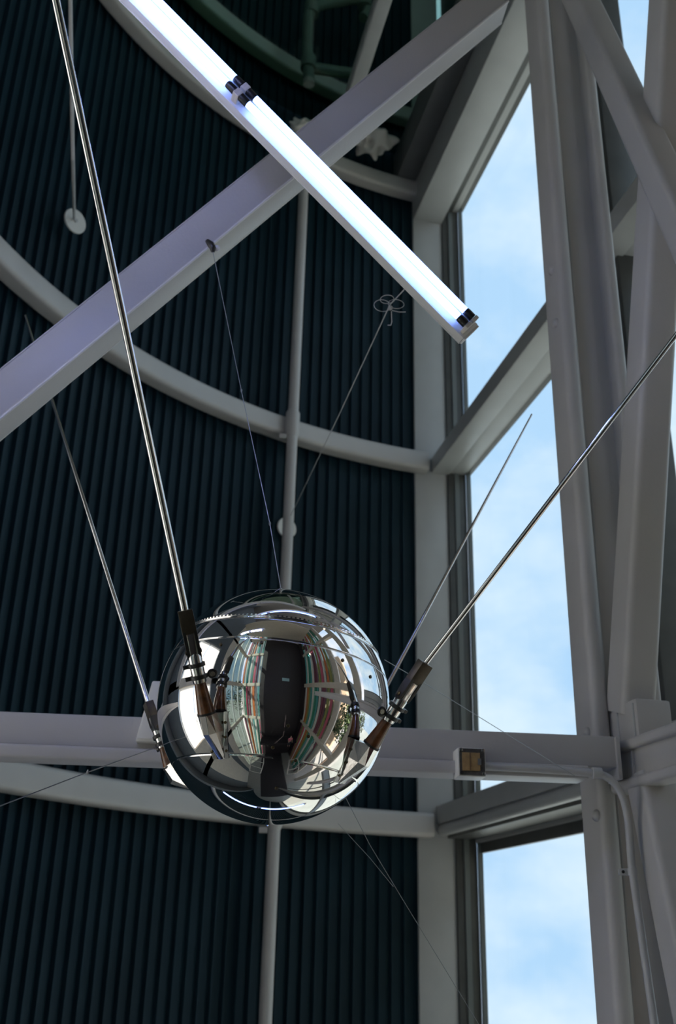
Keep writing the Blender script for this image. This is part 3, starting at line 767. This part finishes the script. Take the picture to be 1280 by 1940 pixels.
ladder([((547, 1440), (563, 1436)), ((546, 1448), (565, 1446)), ((544, 1457), (565, 1452)), ((543, 1465), (563, 1462))], 'pale ladder truss right below the ball, mirrored near its bottom')
# visitor in pink on the balcony
vp = mirror(546, 1413, (0, 0, ZP), V(0, 0, 1)); vp = V(min(max(vp.x, -.8), 2.8), max(vp.y, YR + .5), ZP)
SKIN = mat('skin', (.55, .33, .24), .5)
def skinned(name, joints, edges_, m, parent, root=0):
    me = bpy.data.meshes.new(name); me.from_pydata([tuple(vp + V(*j[:3])) for j in joints], edges_, []); me.update()
    o = bpy.data.objects.new(name, me); COL.objects.link(o)
    sk = o.modifiers.new('skin', 'SKIN'); sk.use_smooth_shade = True
    if not me.skin_vertices: me.attributes  # created with the modifier
    for i, j in enumerate(joints):
        d = me.skin_vertices[0].data[i]; d.radius = (j[3], j[4] if len(j) > 4 else j[3]); d.use_root = (i == root)
    ss = o.modifiers.new('sub', 'SUBSURF'); ss.levels = 2; ss.render_levels = 2
    me.materials.append(m)
    if parent: o.parent = parent
    return o
body = [(0, 0, .95, .12, .10), (0, 0, 1.15, .11, .09), (0, 0, 1.38, .14, .09), (0, .01, 1.47, .05), (0, .03, 1.55, .06, .07), (0, .03, 1.66, .075, .09), (0, .03, 1.73, .05, .06)]
be = [(0, 1), (1, 2), (2, 3), (3, 4), (4, 5), (5, 6)]
for sx in (-1, 1):
    k = len(body)
    body += [(sx * .19, 0, 1.39, .05), (sx * .23, .03, 1.13, .042), (sx * .20, .20, 1.00, .033), (sx * .19, .28, .99, .028), (sx * .18, .34, .98, .012), (sx * .205, .335, .985, .010), (sx * .16, .33, .985, .010), (sx * .15, .29, 1.0, .010)]
    be += [(2, k), (k, k + 1), (k + 1, k + 2), (k + 2, k + 3), (k + 3, k + 4), (k + 3, k + 5), (k + 3, k + 6), (k + 3, k + 7)]
    k = len(body)
    body += [(sx * .09, 0, .86, .085), (sx * .10, .01, .48, .058), (sx * .10, -.01, .10, .042), (sx * .10, .05, .035, .038), (sx * .11, .15, .028, .030)]
    be += [(0, k), (k, k + 1), (k + 1, k + 2), (k + 2, k + 3), (k + 3, k + 4)]
person = skinned('person', body, be, SKIN, None)
tag(person, 'person in a pink top and dark trousers on the balcony, mirrored small in the ball', 'person')
top = [(0, 0, .93, .15, .125), (0, 0, 1.15, .135, .115), (0, 0, 1.39, .16, .11), (0, .01, 1.45, .08)]
te = [(0, 1), (1, 2), (2, 3)]
for sx in (-1, 1):
    k = len(top); top += [(sx * .19, 0, 1.39, .066), (sx * .225, .025, 1.16, .058)]; te += [(2, k), (k, k + 1)]
skinned('pink_top', top, te, mat('pink_cloth', (.62, .16, .22), .8), person)
tr_j = [(0, 0, .93, .135, .115)]; tre = []
for sx in (-1, 1):
    k = len(tr_j); tr_j += [(sx * .092, 0, .84, .10), (sx * .10, .01, .48, .073), (sx * .10, -.01, .11, .058)]; tre += [(0, k), (k, k + 1), (k + 1, k + 2)]
skinned('trousers', tr_j, tre, mat('dark_cloth', (.03, .03, .045), .8), person)
skinned('hair', [(0, -.035, 1.60, .06), (0, -.02, 1.70, .08), (0, .02, 1.755, .06)], [(0, 1), (1, 2)], mat('hair_brown', (.05, .03, .02), .6), person)
for sx in (-1, 1):
    MB().lathe(vp + V(sx * .032, .112, 1.655), V(0, 1, 0), [(.010, -.004), (.008, .004), (.002, .007)], 8).build('eye', mat('eye_dark', (.02, .02, .02), .3), person)
MB().hexa([vp + V(-.012, .105, 1.60), vp + V(.012, .105, 1.60), vp + V(.012, .145, 1.605), vp + V(-.012, .145, 1.605), vp + V(-.006, .11, 1.655), vp + V(.006, .11, 1.655), vp + V(.006, .125, 1.65), vp + V(-.006, .125, 1.65)]).build('nose', SKIN, person)

# second lamp hanging below, seen only as a mirrored streak
tube_lamp((P(-300, 2700, 2.6), P(900, 2560, 2.9)), IU, radians(60), 'blue-white twin tube lamp hanging below the ball, mirrored in it', [.5], 'twin tube lamps')

tube_lamp((P(-300, -420, 2.25), P(300, -160, 2.25)), IX * -.4 + IU * .9, radians(-30), 'blue-white twin tube lamp high above the ball, mirrored near its top', [.5], 'twin tube lamps', TUBE3)

# trees outside
LEAF = mat('tree_leaf', (.045, .075, .022), .6, var=.5, vscale=1.2)
BARK = mat('tree_bark', (.10, .07, .05), .9, var=.3)
def tree(x, y, h, rad, label, seed, czr=None, sq=1.0, lf=.10):
    rnd = random.Random(seed)
    e = empty('tree', V(x, y, ZF - .12), label, 'tree', 'trees outside the building')
    MB().tube([V(x, y, ZF - .12), V(x + .1, y, ZF + h * .4), V(x - .1, y + .1, ZF + h * .75)], [.22, .16, .06], 10).build('trunk', BARK, e)
    mb = MB()
    cl_ = [(V(rnd.gauss(0, .45), rnd.gauss(0, .45), rnd.uniform(-.9, .9)) * rad, rnd.uniform(.3, .5) * rad) for _ in range(26)]
    for c_, r_c in cl_:
        for _ in range(int(11 / lf)):
            d = V(rnd.gauss(0, 1), rnd.gauss(0, 1), rnd.gauss(0, 1)).normalized()
            p = V(x, y, czr if czr is not None else ZF + h * .68) + V(c_.x, c_.y, c_.z * sq) + d * r_c * rnd.uniform(.6, 1)
            u = V(rnd.gauss(0, 1), rnd.gauss(0, 1), rnd.gauss(0, 1)).normalized(); w = u.orthogonal().normalized() * lf; u = u * lf * 1.7
            mb.add([p - u, p - w, p + u, p + w], [(0, 1, 2, 3)])
    o = mb.build('foliage', LEAF, e, smooth=0); o['kind'] = 'stuff'
tree(-5.8, -9.5, 14, 3.2, 'bushy tree outside the rear windows on the left, mirrored in the ball', 1)
tree(-8.5, -3.0, 13, 3.0, 'bushy tree outside the left windows, mirrored in the ball', 2)
tree(7.0, -5.5, 14, 2.0, 'bushy tree outside the right-hand fins, mirrored in the ball', 3)
tree(3.95, 7.75, 13, 1.0, 'green tree outside the window at the right edge', 4, CAMZ + 1.5, 2.0, .06)
tree(8.6, 1.6, 14, 2.2, 'bushy tree outside the cream piers on the right, mirrored in the ball', 5)
